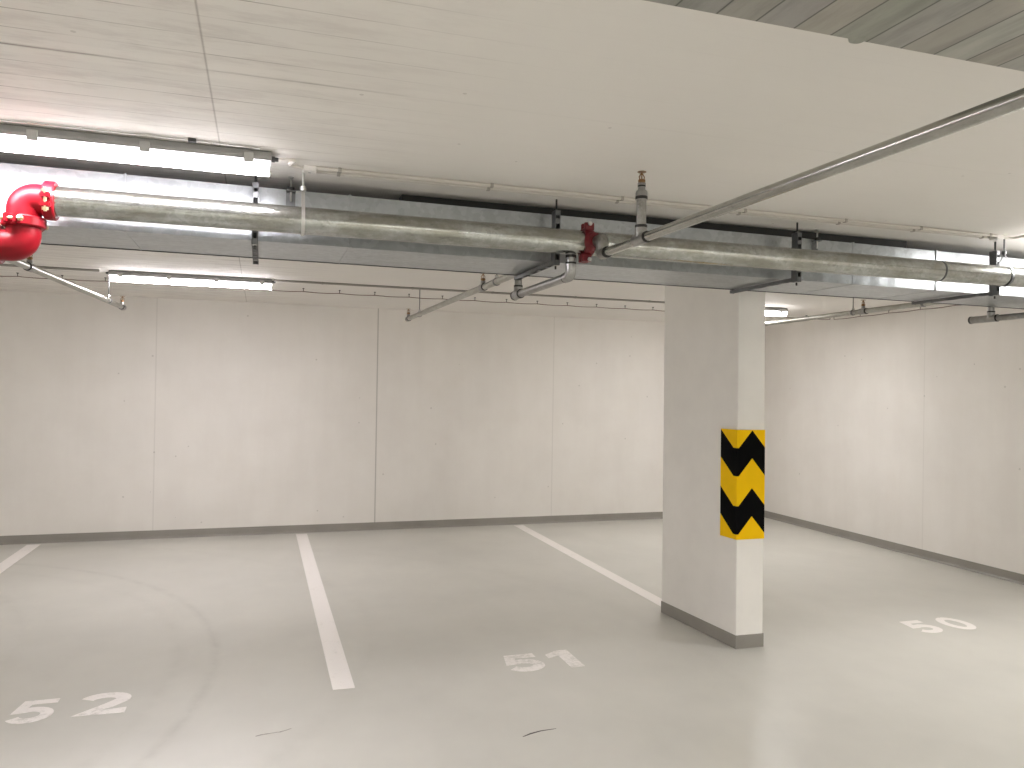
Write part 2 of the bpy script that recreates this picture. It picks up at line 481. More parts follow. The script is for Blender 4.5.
def chevron_guard():
    t = 0.009
    Z1, Z0 = 1.414, 0.705
    # s runs round the corner: left face s<0, front face s>0
    sL, sR = -0.160, 0.203
    A = 0.115
    def zig(s):                       # height of the zigzag below its peaks
        if s <= -0.026: return -A*(s-sL)/(-0.026-sL)
        if s <= 0.006: return -A
        if s <= 0.106: return -A + A*(s-0.006)/(0.106-0.006)
        return -A*(s-0.106)/(sR-0.106)*0.98
    ss = [sL, -0.026, 0.0, 0.006, 0.106, sR]
    offs = [0.0, -0.182, -0.375, -0.557]      # boundaries: black, yellow, black, yellow
    def P(s, z, d):                   # surface point, d = thickness outwards
        if s <= 0:
            k = -s
            x = 2.945 - 0.0685*k - t*d; y = 4.347 + k - (t*d if s == 0 else 0)
        else:
            x = 2.945 + s; y = 4.347 - 0.0193*s*0 - t*d
        return (x + LEAN*z, y, z)
    bm = bmesh.new()
    for i in range(len(ss)-1):
        a, c = ss[i], ss[i+1]
        lv = [[Z1] + [max(Z0, min(Z1, Z1-0.003+o+zig(q))) for o in offs] + [Z0] for q in (a, c)]
        for k in range(5):
            za0, za1, zc0, zc1 = lv[0][k], lv[0][k+1], lv[1][k], lv[1][k+1]
            if za0-za1 < 1e-5 and zc0-zc1 < 1e-5: continue
            pts = [P(a, za0, 1), P(a, za1, 1), P(c, zc1, 1), P(c, zc0, 1)]
            vs = []
            for p in pts:
                if not any((V(p)-v.co).length < 1e-6 for v in vs): vs.append(bm.verts.new(p))
            if len(vs) < 3: continue
            f = bm.faces.new(vs); f.material_index = 1 if k in (1, 3) else 0
        # top, bottom and back
        for (z, flip) in ((Z1, 0), (Z0, 1)):
            bm.faces.new([bm.verts.new(q) for q in (P(a, z, 0), P(a, z, 1), P(c, z, 1), P(c, z, 0))])
        bm.faces.new([bm.verts.new(q) for q in (P(a, Z1, 0), P(c, Z1, 0), P(c, Z0, 0), P(a, Z0, 0))])
    for s in (sL, sR):
        for k in range(1):
            bm.faces.new([bm.verts.new(q) for q in (P(s, Z1, 0), P(s, Z0, 0), P(s, Z0, 1), P(s, Z1, 1))])
    bmesh.ops.remove_doubles(bm, verts=bm.verts[:], dist=1e-5)
    b = B(); b.bm.free(); b.bm = bm
    return b
gd = part('corner_guard', chevron_guard(), [M['yellow'], M['black']], origin=(2.945, 4.347, 0.705))
tag(gd, 'yellow and black chevron guard wrapped round the pillar corner', 'corner guard')

# ------------------------------------------------------------------ floor markings
ZM0, ZM1 = 0.0, 0.0015
def bay_line(x0, x1, y0, y1, label):
    o = part('bay_line', B().box(x0, x1, y0, y1, ZM0, ZM1), M['line'], origin=((x0+x1)/2, (y0+y1)/2, 0))
    tag(o, label, 'floor line', 'white lines between the parking bays', 'thing')
bay_line(0.402, 0.521, 4.338, 9.01, 'white floor line between bay 52 and bay 51')
bay_line(2.957, 3.072, 5.23, 9.01, 'white floor line running from the back wall to the pillar foot')
bay_line(-2.222, -2.10, 4.338, 9.01, 'white floor line cut by the picture edge, left of bay 52')

def arcp(cx, cy, rx, ry, a0, a1, n):
    return [(cx+rx*math.cos(math.radians(a0+(a1-a0)*i/n)), cy+ry*math.sin(math.radians(a0+(a1-a0)*i/n))) for i in range(n+1)]
def digit_builder(ch, x0, x1, y0, y1):
    w, h = x1-x0, y1-y0
    T = lambda pts: [(x0+u*w, y0+v*h) for u, v in pts]
    b = B(); sw = 0.285*w
    if ch == '5':
        p = [(0.94, 0.875), (0.27, 0.875), (0.18, 0.52)] 
        p += arcp(0.48, 0.325, 0.37, 0.235, 118, -155, 16)
        b.strip(T(p), sw, ZM0, ZM1, [sw*0.95, sw*0.95, sw*0.85] + [sw]*17)
    elif ch == '2':
        p = arcp(0.48, 0.70, 0.36, 0.215, 165, -25, 12) + [(0.60, 0.40), (0.22, 0.11), (0.97, 0.11)]
        b.strip(T(p), sw, ZM0, ZM1, [sw]*13 + [sw*0.95, sw*0.8, sw])
    elif ch == '0':
        p = arcp(0.5, 0.5, 0.385, 0.40, 90, 450, 28)
        b.strip(T(p), sw, ZM0, ZM1)
    elif ch == '1':
        p = T([(0.38, 0.0), (0.82, 0.0), (0.82, 1.0), (0.48, 1.0), (0.0, 0.82), (0.0, 0.60), (0.38, 0.72)])
        b.prism(p, 'z', ZM0, ZM1)
    return b
def bay_number(digs, mat, label):
    xs = [d[1] for d in digs] + [d[2] for d in digs]
    r = empty('bay_number', (sum(xs)/len(xs), (digs[0][3]+digs[0][4])/2, 0), label, 'floor number', kind='thing')
    r['group'] = 'painted bay numbers on the floor'
    for ch, x0, x1, y0, y1 in digs:
        part('digit', digit_builder(ch, x0, x1, y0, y1), mat, r)
bay_number([('5', -1.16, -0.955, 4.31, 4.612), ('2', -0.86, -0.615, 4.325, 4.605)], M['num52'], 'worn white number 52 painted on the floor')
bay_number([('5', 1.42, 1.66, 4.33, 4.615), ('1', 1.715, 1.915, 4.315, 4.62)], M['num51'], 'faded white number 51 painted on the floor')
bay_number([('5', 4.43, 4.64, 4.278, 4.558), ('0', 4.745, 4.945, 4.268, 4.562)], M['num50'], 'crisp white number 50 painted on the floor')

sc = part('scuff_mark', B().strip([(1.215, 3.515), (1.262, 3.537), (1.318, 3.552), (1.40, 3.556)], 0.008, 0, 0.0008, [0.004, 0.010, 0.008, 0.003]), M['scuff'], origin=(1.3, 3.54, 0))
tag(sc, 'short dark curved scuff on the floor in front of number 51', 'scuff mark', kind='thing')
b = B().strip([(0.005, 3.862), (0.03, 3.872), (0.075, 3.877), (0.12, 3.880), (0.17, 3.905)], 0.006, 0, 0.0008, [0.005, 0.008, 0.004, 0.007, 0.003])
sc = part('scuff_mark', b, M['scuff_faint'], origin=(0.08, 3.88, 0))
tag(sc, 'thin faint scuff on the floor below the line between bays 52 and 51', 'scuff mark', kind='thing')

# ------------------------------------------------------------------ ventilation duct
DZ0, DZ1 = 2.281, 2.516
def dy(x): return 3.575 + 0.017*x           # front face
dk = empty('ventilation_duct', (1.2, 3.8, DZ0), 'long rectangular galvanised air duct hung below the ceiling behind the main pipe', 'duct')
seams = [-8.6, -6.6, -4.6, -2.2, -0.55, 0.37, 3.198, 3.813, 6.35]
def duct_section(xa, xb, k):
    b = B(); bm = b.bm
    tilt = [0.0, 0.002, -0.002, 0.0015][k % 4]
    y0a, y0b, dep = dy(xa)+tilt, dy(xb)-tilt, 0.475
    # cross-broken panels: a hair of crown in the middle, stiffening beads across the sheet
    n = max(2, int(round((xb-xa)/0.07)))
    n += n % 2
    rows = []
    for i in range(n+1):
        u = i/n; x = xa+(xb-xa)*u
        bead = 0.0012 if i % 2 == 1 else 0.0
        yf = y0a+(y0b-y0a)*u - bead; yb_ = dy(x)+dep
        rows.append([bm.verts.new(p) for p in ((x, yf, DZ0), (x, yf, DZ1), (x, yb_, DZ1), (x, yb_, DZ0))])
    for a, c in zip(rows, rows[1:]):
        for j in range(4):
            bm.faces.new((a[j], a[(j+1) % 4], c[(j+1) % 4], c[j]))
    bm.faces.new(rows[0][::-1]); bm.faces.new(rows[-1])
    return b
for k in range(len(seams)-1):
    part('duct_section', duct_section(seams[k]+0.0015, seams[k+1]-0.0015, k), M['duct'], dk)
for x in seams[1:-1]:
    y = dy(x)
    b = B()
    b.box(x-0.005, x+0.005, y-0.004, y+0.003, DZ0-0.002, DZ1+0.005, 0.001)
    b.box(x-0.004, x+0.004, y, y+0.480, DZ0-0.002, DZ0+0.003, 0.0005)
    b.box(x-0.005, x+0.005, y, y+0.480, DZ1-0.003, DZ1+0.005, 0.0015)
    part('flange', b, M['duct'], dk)
# folded lips along the two lower edges
b = B(); b.tube([(-8.6, dy(-8.6)+0.476, DZ0-0.001), (6.35, dy(6.35)+0.476, DZ0-0.001)], 0.0028, 8)
part('edge_fold', b, M['dark_steel'], dk, 'dark folded rear edge of the duct')

part('gap_shade_strip', B().box(0.62, 3.62, 3.67, 3.75, DZ1+0.0005, ZC-0.002), M['rubber'], dk, 'added black strip in place of shade above the duct')  # added dark strip stands in for shade in the gap above the duct

# ------------------------------------------------------------------ slotted channel brackets holding the duct
def bracket(x, label):
    r = empty('channel_bracket', (x, 3.51, DZ0), label, 'bracket', 'channel brackets carrying the air duct')
    w = 0.013
    y0, y1 = 3.478, 3.528 
    b = B()
    b.box(x-w, x-w+0.003, y0, y1, DZ0-0.031, 2.512)
    b.box(x+w-0.003, x+w, y0, y1, DZ0-0.031, 2.512)
    b.box(x-w, x+w, y1-0.003, y1, DZ0-0.031, 2.512)
    for z in (2.26, 2.31, 2.36, 2.41, 2.46, 2.50): b.box(x-w, x+w, y0, y0+0.003, z-0.012, z+0.012)
    part('upright', b, M['channel'], r)
    b = B()
    b.box(x-w, x-w+0.003, y0, 4.10, DZ0-0.024, DZ0-0.007)
    b.box(x+w-0.003, x+w, y0, 4.10, DZ0-0.024, DZ0-0.007)
    b.box(x-w, x+w, y0, 4.10, DZ0-0.010, DZ0-0.007)
    for y in (3.62, 3.74, 3.86, 3.98): b.box(x-w, x+w, y-0.02, y+0.02, DZ0-0.024, DZ0-0.021)
    b.box(x-w-0.001, x+w+0.001, 4.095, 4.103, DZ0-0.025, DZ0-0.006)
    part('arm', b, M['channel'], r)
    for z in (DZ0-0.034, 2.505):
        b = B(); b.lathe((x, 3.50, z), (0, 0, 1), [(0, 0.010), (0.010, 0.010)], 6)
        part('nut', b, M['zinc'], r)
    b = B(); b.tube([(x, 3.50, DZ0-0.050), (x, 3.50, ZC)], 0.005, 8)
    part('threaded_rod', b, M['dark_steel'], r)
    return r
br = bracket(-0.035, 'slotted steel duct bracket seen end-on left of the ring hanger, under the near lamp')
copy_thing(br, (1.338, 3.51, DZ0), 'slotted steel duct bracket just left of the dark red pipe clamp')
copy_thing(br, (2.717, 3.51, DZ0), 'dark slotted steel duct bracket whose arm ends in front of the pillar')
copy_thing(br, (4.108, 3.51, DZ0), 'slotted steel duct bracket beside the right-hand ring hanger, near the capped tee')

def duct_hanger(x, label):
    y = dy(x)
    r = empty('duct_hanger', (x, y, DZ1), label, 'duct hanger', 'rod hangers screwed to the duct')
    part('rod', B().tube([(x, y-0.022, DZ1-0.055), (x, y-0.022, ZC)], 0.004, 8), M['zinc'], r)
    b = B(); b.lathe((x, y-0.022, ZC-0.004), (0, 0, 1), [(0, 0.012), (0.004, 0.012)], 12)
    part('anchor', b, M['zinc'], r)
    b = B()
    b.box(x-0.020, x+0.020, y-0.004, y-0.0005, DZ1-0.10, DZ1-0.01)
    b.box(x-0.020, x+0.020, y-0.040, y-0.004, DZ1-0.014, DZ1-0.010)
    part('angle_plate', b, M['channel'], r)
    b = B(); b.lathe((x, y-0.022, DZ1-0.010), (0, 0, 1), [(0, 0.016), (0.016, 0.016)], 12)
    part('rubber_buffer', b, M['rubber'], r)
    return r
duct_hanger(0.111, 'small duct hanger rod with black buffer beside the ring hanger under the near lamp')
duct_hanger(2.93, 'small duct hanger rod with black buffer right of the bracket in front of the pillar')

# ------------------------------------------------------------------ main pipe with red fittings
PY, PZ, PR = 3.38, 2.344, 0.0572
mp = empty('main_pipe', (1.2, PY, PZ), 'thick galvanised sprinkler main pipe with red couplings along the duct', 'pipe')
XE = -0.866               # axis of the vertical leg
CE = 0.088
ZL = PZ - 2*CE - 0.004    # lower level
part('pipe', B().tube([(XE+CE+0.002, PY, PZ), (3.556, PY, PZ)], PR, 32), M['pipe'], mp)
part('pipe', B().tube([(3.558, PY, PZ), (6.40, PY, PZ)], PR, 32), M['pipe'], mp)
part('pipe_joint', B().lathe((3.551, PY, PZ), (1, 0, 0), [(0, PR+0.0005), (0.006, PR+0.0012), (0.012, PR+0.0005)], 32), M['dark_steel'], mp)
part('pipe', B().tube([(XE-CE-0.004, PY, ZL), (-8.6, PY, ZL)], PR, 32), M['pipe'], mp)
def elbow(p0, pc, p1):
    pts = fillet([p0, pc, p1], 0.084, 14)
    return B().tube(pts, PR+0.002, 32)
part('elbow', elbow((XE+CE, PY, PZ), (XE, PY, PZ), (XE, PY, PZ-CE)), M['red'], mp)
part('elbow', elbow((XE, PY, PZ-CE-0.004), (XE, PY, ZL), (XE-CE, PY, ZL)), M['red'], mp)
def coupling(p, d, side, twist=0.0):
    """grooved two-piece coupling: ring, two bolt lugs, bolts"""
    p = V(p); d = V(d).normalized(); side = V(side).normalized()
    if twist: side = Matrix.Rotation(twist, 3, d) @ side
    w = 0.020
    b = B().lathe(p-d*w, d, [(0, PR+0.001), (0, PR+0.013), (0.005, PR+0.017), (0.035, PR+0.017), (0.040, PR+0.013), (0.040, PR+0.001)], 36)
    up = d.cross(side)
    def blk(c, hx, hy, hz):
        vs = [b.bm.verts.new(c + d*hx*i + side*hy*j + up*hz*k) for i in (-1, 1) for j in (-1, 1) for k in (-1, 1)]
        fs = [b.bm.faces.new([vs[q] for q in f]) for f in ((0,1,3,2), (4,6,7,5), (0,4,5,1), (2,3,7,6), (0,2,6,4), (1,5,7,3))]
        bmesh.ops.bevel(b.bm, geom=list({e for f in fs for e in f.edges}), offset=0.004, segments=2, affect='EDGES')
    for s in (-1, 1):
        for k in (-1, 1):
            blk(p + side*s*(PR+0.022) + up*k*0.017, 0.018, 0.017, 0.010)
    c = part('coupling', b, M['red'], mp)
    for s in (-1, 1):
        bb = B()
        q = p + side*s*(PR+0.030)
        bb.tube([q-up*0.044, q+up*0.044], 0.006, 10)
        bb.lathe(q+up*0.028, up, [(0, 0.0115), (0.011, 0.0115)], 6)
        bb.lathe(q-up*0.039, up, [(0, 0.0115), (0.010, 0.0115)], 6)
        part('bolt', bb, M['yzinc'], c, 'yellow zinc bolt')
    return c
coupling((XE+CE+0.001, PY, PZ), (1, 0, 0), (0, -1, 0), 0.15)
coupling((XE, PY, PZ-CE-0.002), (0, 0, 1), (-0.25, -1, 0))
coupling((XE-CE-0.002, PY, ZL), (1, 0, 0), (0, -0.9, -0.6))

# clamp with outlet for the branch (dark red)
XT = 1.443
b = B().lathe((XT-0.024, PY, PZ), (1, 0, 0), [(0, PR+0.001), (0, PR+0.007), (0.006, PR+0.010), (0.042, PR+0.010), (0.048, PR+0.007), (0.048, PR+0.001)], 36)
for s in (-1, 1):
    c0 = V((XT-0.004+0.006*s, PY-0.012, PZ + s*(PR+0.016)))
    b.box(c0.x-0.024, c0.x+0.024, c0.y-0.028, c0.y-0.006, c0.z-0.020, c0.z+0.018, 0.006)
    b.box(c0.x-0.024, c0.x+0.024, c0.y+0.006, c0.y+0.028, c0.z-0.020, c0.z+0.018, 0.006)
b.lathe((XT+0.012, PY-PR+0.004, PZ), (0, -1, 0), [(0, 0.045), (0.018, 0.040), (0.036, 0.034)], 24)
mt = part('outlet_clamp', b, M['dark_red'], mp, 'dark red outlet clamp of the thin branch pipe')
for s in (-1, 1):
    for dx in (-0.0, ):
        q = V((XT+dx, PY-0.012, PZ + s*(PR+0.026)))
        bb = B().tube([q-V((0, 0.042, 0)), q+V((0, 0.042, 0))], 0.005, 8)
        bb.lathe(q-V((0, 0.040, 0)), (0, 1, 0), [(0, 0.010), (0.010, 0.010)], 6)
        part('bolt', bb, M['zinc'], mt, 'zinc bolt')

# pear-shaped ring hangers
def ring_hanger(x, label, dark):
    r = empty('ring_hanger', (x, PY, PZ+PR), label, 'pipe hanger', 'ring hangers holding the main pipe')
    top = PZ + 0.128
    rr = PR + 0.003
    # band: tangent straights from the eye down to the pipe, then round underneath
    pts = [(PY, top)]
    a = math.acos(rr/(top-PZ))
    for i in range(25):
        t = math.pi/2 + a + (2*math.pi-2*a)*i/24
        pts.append((PY+rr*math.cos(t), PZ+rr*math.sin(t)))
    pts.append((PY, top))
    b = B(); bm = b.bm
    n = len(pts); rows = []
    for i, (y, z) in enumerate(pts):
        dv = V((y-PY, z-PZ)).normalized()*0.003
        rows.append([bm.verts.new(q) for q in ((x-0.007, y, z), (x+0.007, y, z), (x+0.007, y+dv.x, z+dv.y), (x-0.007, y+dv.x, z+dv.y))])
    for p, q in zip(rows, rows[1:]):
        for j in range(4): bm.faces.new((p[j], p[(j+1) % 4], q[(j+1) % 4], q[j]))
    part('band', b, M['channel'] if dark else M['zinc'], r)
    part('rod', B().tube([(x, PY, top-0.02), (x, PY, ZC)], 0.005, 10), M['channel'] if dark else M['zinc'], r)
    b = B().lathe((x, PY, top-0.004), (0, 0, 1), [(0, 0.009), (0.004, 0.013), (0.018, 0.013), (0.022, 0.009)], 12)
    part('nut', b, M['channel'] if dark else M['zinc'], r)
    return r
ring_hanger(0.155, 'bright pear-shaped ring hanger holding the main pipe below the near lamp end', False)
ring_hanger(4.035, 'dark pear-shaped ring hanger holding the main pipe at the right picture edge', True)

# ------------------------------------------------------------------ sprinkler branches
BR = 0.021
def head(p, parent, s=1.0, mat='brass'):
    """upright sprinkler head standing on p"""
    x, y, z = p
    b = B().lathe((x, y, z), (0, 0, 1), [(0, 0.011*s), (0.008*s, 0.011*s), (0.008*s, 0.015*s), (0.018*s, 0.015*s), (0.018*s, 0.008*s), (0.022*s, 0.006*s)], 12)
    # yoke arms
    for k in (-1, 1):
        b.tube([(x+k*0.009*s, y, z+0.016*s), (x+k*0.012*s, y, z+0.030*s), (x+k*0.003*s, y, z+0.044*s)], 0.0025*s, 6)
    b.tube([(x, y, z+0.020*s), (x, y, z+0.050*s)], 0.0028*s, 6)
    h = part('sprinkler_head', b, M[mat], parent, 'bronze sprinkler head' if mat == 'brass' else None)
    d = B().lathe((x, y, z+0.049*s), (0, 0, 1), [(0, 0.006*s), (0.001*s, 0.0185*s), (0.003*s, 0.0185*s), (0.004*s, 0.004*s)], 16)
    part('deflector', d, M[mat], h)
    return h
def collar(p, d, parent, r=BR, dark=True, w=0.012):
    p = V(p); d = V(d).normalized()
    b = B().lathe(p-d*w/2, d, [(0, r+0.0005), (0, r+0.004), (w, r+0.004), (w, r+0.0005)], 20)
    return part('sealing_ring', b, M['rubber' if dark else 'fitting'], parent, 'black sealing ring' if dark else None)
def fit(pts, parent, name='elbow', r=BR+0.0045, R=0.03):
    return part(name, B().tube(fillet(pts, R, 8), r, 20), M['fitting'], parent)

# branch over the drive lane, towards the viewer
BX, BZ = 1.458, 2.270
NR = 0.0192
SL = 0.0083
t = empty('sprinkler_branch', (BX, 2.85, BZ), 'thin galvanised sprinkler branch crossing below the ceiling from the red clamp to the right edge', 'pipe', 'sprinkler branch pipes')
YE = 3.235
fit([(BX+0.008, PY-PR-0.02, PZ-0.006), (BX+0.006, YE, PZ-0.006), (BX+0.002, YE, BZ+0.012), ], t, 'elbow', 0.029, 0.04)
collar((BX, YE, BZ+0.030), (0, 0, 1), t)
fit([(BX, YE, BZ+0.024), (BX, YE, BZ), (BX, YE-0.055, BZ)], t)
collar((BX, YE-0.058, BZ), (0, 1, 0), t)
part('pipe', B().tube([(BX, YE-0.055, BZ), (BX, 2.86, BZ)], NR, 24), M['branch_near'], t)
part('pipe', B().tube([(BX, 2.85, BZ), (BX, -6.9, BZ-SL*9.75)], NR, 24), M['branch_near'], t)
YT = 2.85
b = B().tube([(BX, YT-0.05, BZ), (BX, YT+0.05, BZ)], NR+0.0045, 24); b.tube([(BX, YT, BZ), (BX, YT, BZ+0.045)], BR+0.004, 24)
part('tee', b, M['fitting'], t)
collar((BX, YT-0.052, BZ-0.0004), (0, 1, 0), t, NR)
rs = part('riser', B().tube([(BX, YT, BZ+0.04), (BX, YT, BZ+0.160)], BR-0.001, 24), M['fitting'], t)
collar((BX, YT, BZ+0.050), (0, 0, 1), t)
collar((BX, YT, BZ+0.166), (0, 0, 1), t)
b = B().lathe((BX, YT, BZ+0.158), (0, 0, 1), [(0, BR+0.003), (0.028, BR+0.0035), (0.036, BR+0.001), (0.042, 0.015), (0.060, 0.015), (0.060, 0.0165), (0.068, 0.0165)], 24)
part('reducer', b, M['fitting'], t)
collar((BX, YT, BZ+0.214), (0, 0, 1), t, 0.012, True, 0.006)
head((BX, YT, BZ+0.222), t, 0.98)

def far_branch(xa, ya, xb, yb, z, heads, label, drop=None, stub=0.05):
    """branch running to the back wall with upright heads; drop = (riser x, low z) from the main pipe"""
    t = empty('sprinkler_branch', (xa, ya, z), label, 'pipe', 'sprinkler branch pipes')
    d = (V((xb, yb, z))-V((xa, ya, z))).normalized()
    part('pipe', B().tube([(xa, ya, z), (xb, yb, z)], BR, 20), M['branch'], t)
    at = lambda y: (xa+(xb-xa)*(y-ya)/(yb-ya), y, z)
    part('end_cap', B().lathe(V(at(yb))-d*0.05, d, [(0, BR+0.004), (0.06, BR+0.004), (0.072, BR-0.004)], 20), M['fitting'], t)
    for y in heads:
        p = V(at(y))
        b = B().lathe(p-d*0.035, d, [(0, BR+0.0005), (0, BR+0.005), (0.07, BR+0.005), (0.07, BR+0.0005)], 20)
        b.tube([p, p+V((0, 0, BR+0.022))], 0.016, 16)
        part('tee', b, M['fitting'], t)
        collar(p-d*0.04, d, t)
        head((p.x, p.y, p.z+BR+0.018), t, 1.1, 'brass')
    if drop:
        xr, zl, zs = drop
        # from the main pipe down, back below the duct, up again
        part('riser', B().tube([(xr, ya, zl), (xr, ya, z)], BR, 20), M['fitting'], t)
        b = B().tube([(xr, ya-0.045, zl), (xr, ya+stub, zl)], BR+0.0045, 20); b.tube([(xr, ya, zl), (xr, ya, zl+0.042)], BR+0.0045, 20)
        part('tee', b, M['fitting'], t)
        part('plug', B().lathe((xr, ya+stub, zl), (0, 1, 0), [(0, BR+0.006), (0.014, BR+0.006), (0.018, BR)], 20), M['dark_steel'], t, 'dark screwed plug')
        collar((xr, ya, zl+0.045), (0, 0, 1), t); collar((xr, ya-0.048, zl), (0, 1, 0), t)
        part('elbow', B().tube(fillet([(xr, ya, z-0.05), (xr, ya, z), (xa, ya+0.05, z)], 0.03, 8), BR+0.004, 20), M['fitting'], t)
        if zs is not None:
            part('pipe', B().tube([(xr, PY+0.05, zl), (xr, ya-0.04, zl)], BR, 20), M['fitting'], t)
            fit([(xr, PY, zl+0.055), (xr, PY, zl), (xr, PY+0.055, zl)], t)
            collar((xr, PY+0.058, zl), (0, 1, 0), t); collar((xr, PY, zl+0.058), (0, 0, 1), t)
            part('drop', B().tube([(xr, PY, zl+0.05), (xr, PY, PZ-PR+0.002)], BR, 20), M['fitting'], t)
            collar((xr, PY, PZ-PR-0.010), (0, 0, 1), t)
        else:
            part('pipe', B().tube([(xr, PY, zl), (xr, ya-0.04, zl)], BR, 20), M['fitting'], t)
    return t
far_branch(1.414, 4.16, 1.368, 7.62, 2.330, [5.02, 7.60], 'thin sprinkler branch from below the red clamp to the middle of the back wall', (1.368, 2.185, 1))
far_branch(4.845, 4.15, 4.915, 7.45, 2.365, [5.40, 7.40], 'thin galvanised sprinkler branch along the upper right, passing behind the pillar', (4.84, 2.200, 1), 0.15)
far_branch(-1.372, 4.15, -1.178, 7.66, 2.326, [5.25, 7.63], 'thin galvanised sprinkler branch at the left, coming out below the red elbows', (-1.372, ZL, None))

def rod_hanger(x, y, z, label):
    r = empty('rod_hanger', (x, y, z), label, 'pipe hanger', 'rod hangers of the thin branches')
    part('rod', B().tube([(x, y, z+BR), (x, y, ZC)], 0.004, 8), M['channel'], r)
    b = B(); pts = []
    bm = b.bm; rows = []
    for i in range(21):
        a = 2*math.pi*i/20; c, s_ = math.cos(a), math.sin(a)
        rows.append([bm.verts.new(q) for q in ((x+c*(BR+.0005), y-0.010, z+s_*(BR+.0005)), (x+c*(BR+.0005), y+0.010, z+s_*(BR+.0005)), (x+c*(BR+.004), y+0.010, z+s_*(BR+.004)), (x+c*(BR+.004), y-0.010, z+s_*(BR+.004)))])
    for p, q in zip(rows, rows[1:]):
        for j in range(4): bm.faces.new((p[j], p[(j+1) % 4], q[(j+1) % 4], q[j]))
    part('clip_ring', b, M['channel'], r)
    part('nut', B().lathe((x, y, z+BR), (0, 0, 1), [(0, 0.012), (0.02, 0.012)], 8), M['zinc'], r)
rod_hanger(1.3805, 7.10, 2.33, 'thin rod hanger near the free end of the middle branch, by the back wall')
rod_hanger(1.408, 4.72, 2.33, 'thin rod hanger of the middle branch just behind the duct edge')
rod_hanger(-1.200, 7.10, 2.33, 'thin rod hanger near the free end of the left branch, by the back wall')
rod_hanger(4.858, 4.75, 2.365, 'thin rod hanger of the right branch near the duct edge')
rod_hanger(4.8725, 5.52, 2.365, 'thin rod hanger of the right branch beside its sprinkler head')

# ------------------------------------------------------------------ lamps
def lamp(x0, yc, zt, label, glow='diffuser'):
    """linear batten along X, ends at x0 and x0+1.27"""
    L = 1.27; x1 = x0+L; hw = 0.052
    r = empty('batten_lamp', (x0+L/2, yc, zt), label, 'lamp', 'linear batten lamps on the ceiling')
    prof = [(yc-hw, zt-0.042), (yc-hw, zt-0.030), (yc-hw+0.012, zt-0.006), (yc-hw+0.02, zt), (yc+hw-0.02, zt), (yc+hw-0.012, zt-0.006), (yc+hw, zt-0.030), (yc+hw, zt-0.042)]
    part('housing', B().prism(prof, 'x', x0, x1, 0.002), M['grey_plastic'], r)
    d = [(yc-hw+0.004, zt-0.0425), (yc-hw+0.007, zt-0.066), (yc-hw+0.022, zt-0.084), (yc+hw-0.022, zt-0.084), (yc+hw-0.007, zt-0.066), (yc+hw-0.004, zt-0.0425)]
    b = B().prism(d, 'x', x0+0.008, x1-0.008)
    for f in b.bm.faces:
        if all(v.co.z < zt-0.083 for v in f.verts): f.material_index = 1
    part('diffuser', b, M[glow], r, 'glowing white diffuser')
    for k in range(4):
        xc = x1-0.085-k*0.366
        for s in (-1, 1):
            y = yc + s*(hw+0.0025)
            part('latch', B().box(xc-0.018, xc+0.018, y-0.0025, y+0.0025, zt-0.056, zt-0.018, 0.001), M['latch'], r)
    for x, dx in ((x0, -1), (x1, 1)):
        part('cable_gland', B().lathe((x, yc, zt-0.022), (dx, 0, 0), [(0, 0.012), (0.012, 0.012), (0.012, 0.009), (0.026, 0.008)], 12), M['dark_steel'], r, 'dark cable gland')
    return r
YN, YFAR = 3.225, 7.05
lamp(-1.245, YN, ZC, 'lit batten lamp nearest the viewer, above the red elbows', 'diffuser_cool')
lamp(4.10, YN, ZC, 'lit batten lamp beyond the right picture edge above the main pipe', 'diffuser_bright')
lamp(-1.19, YFAR, ZC, 'lit batten lamp near the back wall, above the wall of bay 52', 'diffuser_pink')
lamp(4.06, YFAR, ZC, 'lit batten lamp half hidden behind the pillar top')
lamp(-6.5, YN, ZC, 'lit batten lamp far left of the picture in the front row', 'diffuser_pink')
lamp(-6.5, YFAR, ZC, 'lit batten lamp far left of the picture in the back row', 'diffuser')
for y, row in ((-1.7, 'first'), (-4.6, 'second')):  # unseen lamps added behind the viewer to even out the lighting
    for x, w in ((-6.5, 'leftmost'), (-2.9, 'second from the left'), (0.9, 'third from the left'), (4.1, 'rightmost')):
        lamp(x, y, BEAM_Z, 'added unseen fill lamp, %s in the %s row behind the viewer' % (w, row), 'diffuser_lane')

# ------------------------------------------------------------------ conduits
def conduit(pts, r, mat, name, label, clips=(), clip_axis='x'):
    c = empty(name, pts[0], label, 'conduit', 'conduits fixed to the ceiling')
    part('tube', B().tube(pts, r, 10), mat, c)
    for x in clips:
        y, z = pts[0][1], pts[0][2]
        b = B().box(x-0.007, x+0.007, y-r-0.003, y+r+0.003, z-r-0.002, ZC, 0.001)
        part('clip', b, M['clip'] if name == 'conduit' else M['dark_conduit'], c)
    return c
zc = ZC-0.0085
conduit([(0.205, 3.338, zc), (3.93, 3.338, zc)], 0.008, M['conduit'], 'conduit', 'front one of two grey conduits on the ceiling in front of the duct', (0.30, 0.965, 1.605, 2.279, 2.889, 3.385, 3.878))
conduit([(0.205, 3.390, zc), (3.93, 3.390, zc)], 0.008, M['conduit'], 'conduit', 'rear one of two grey conduits on the ceiling, next to the duct', (0.30, 0.965, 1.605, 2.279, 2.889, 3.385, 3.878))
conduit([(0.09, 7.03, zc), (4.03, 7.05, zc)], 0.010, M['dark_conduit'], 'ceiling_conduit', 'thin grey conduit between the two back lamps near the back wall', (0.50, 1.30, 2.06, 2.9, 3.7))
conduit([(-6.0, 6.94, zc), (-1.26, 7.03, zc)], 0.010, M['dark_conduit'], 'ceiling_conduit', 'thin grey conduit left of the lamp at the back wall')
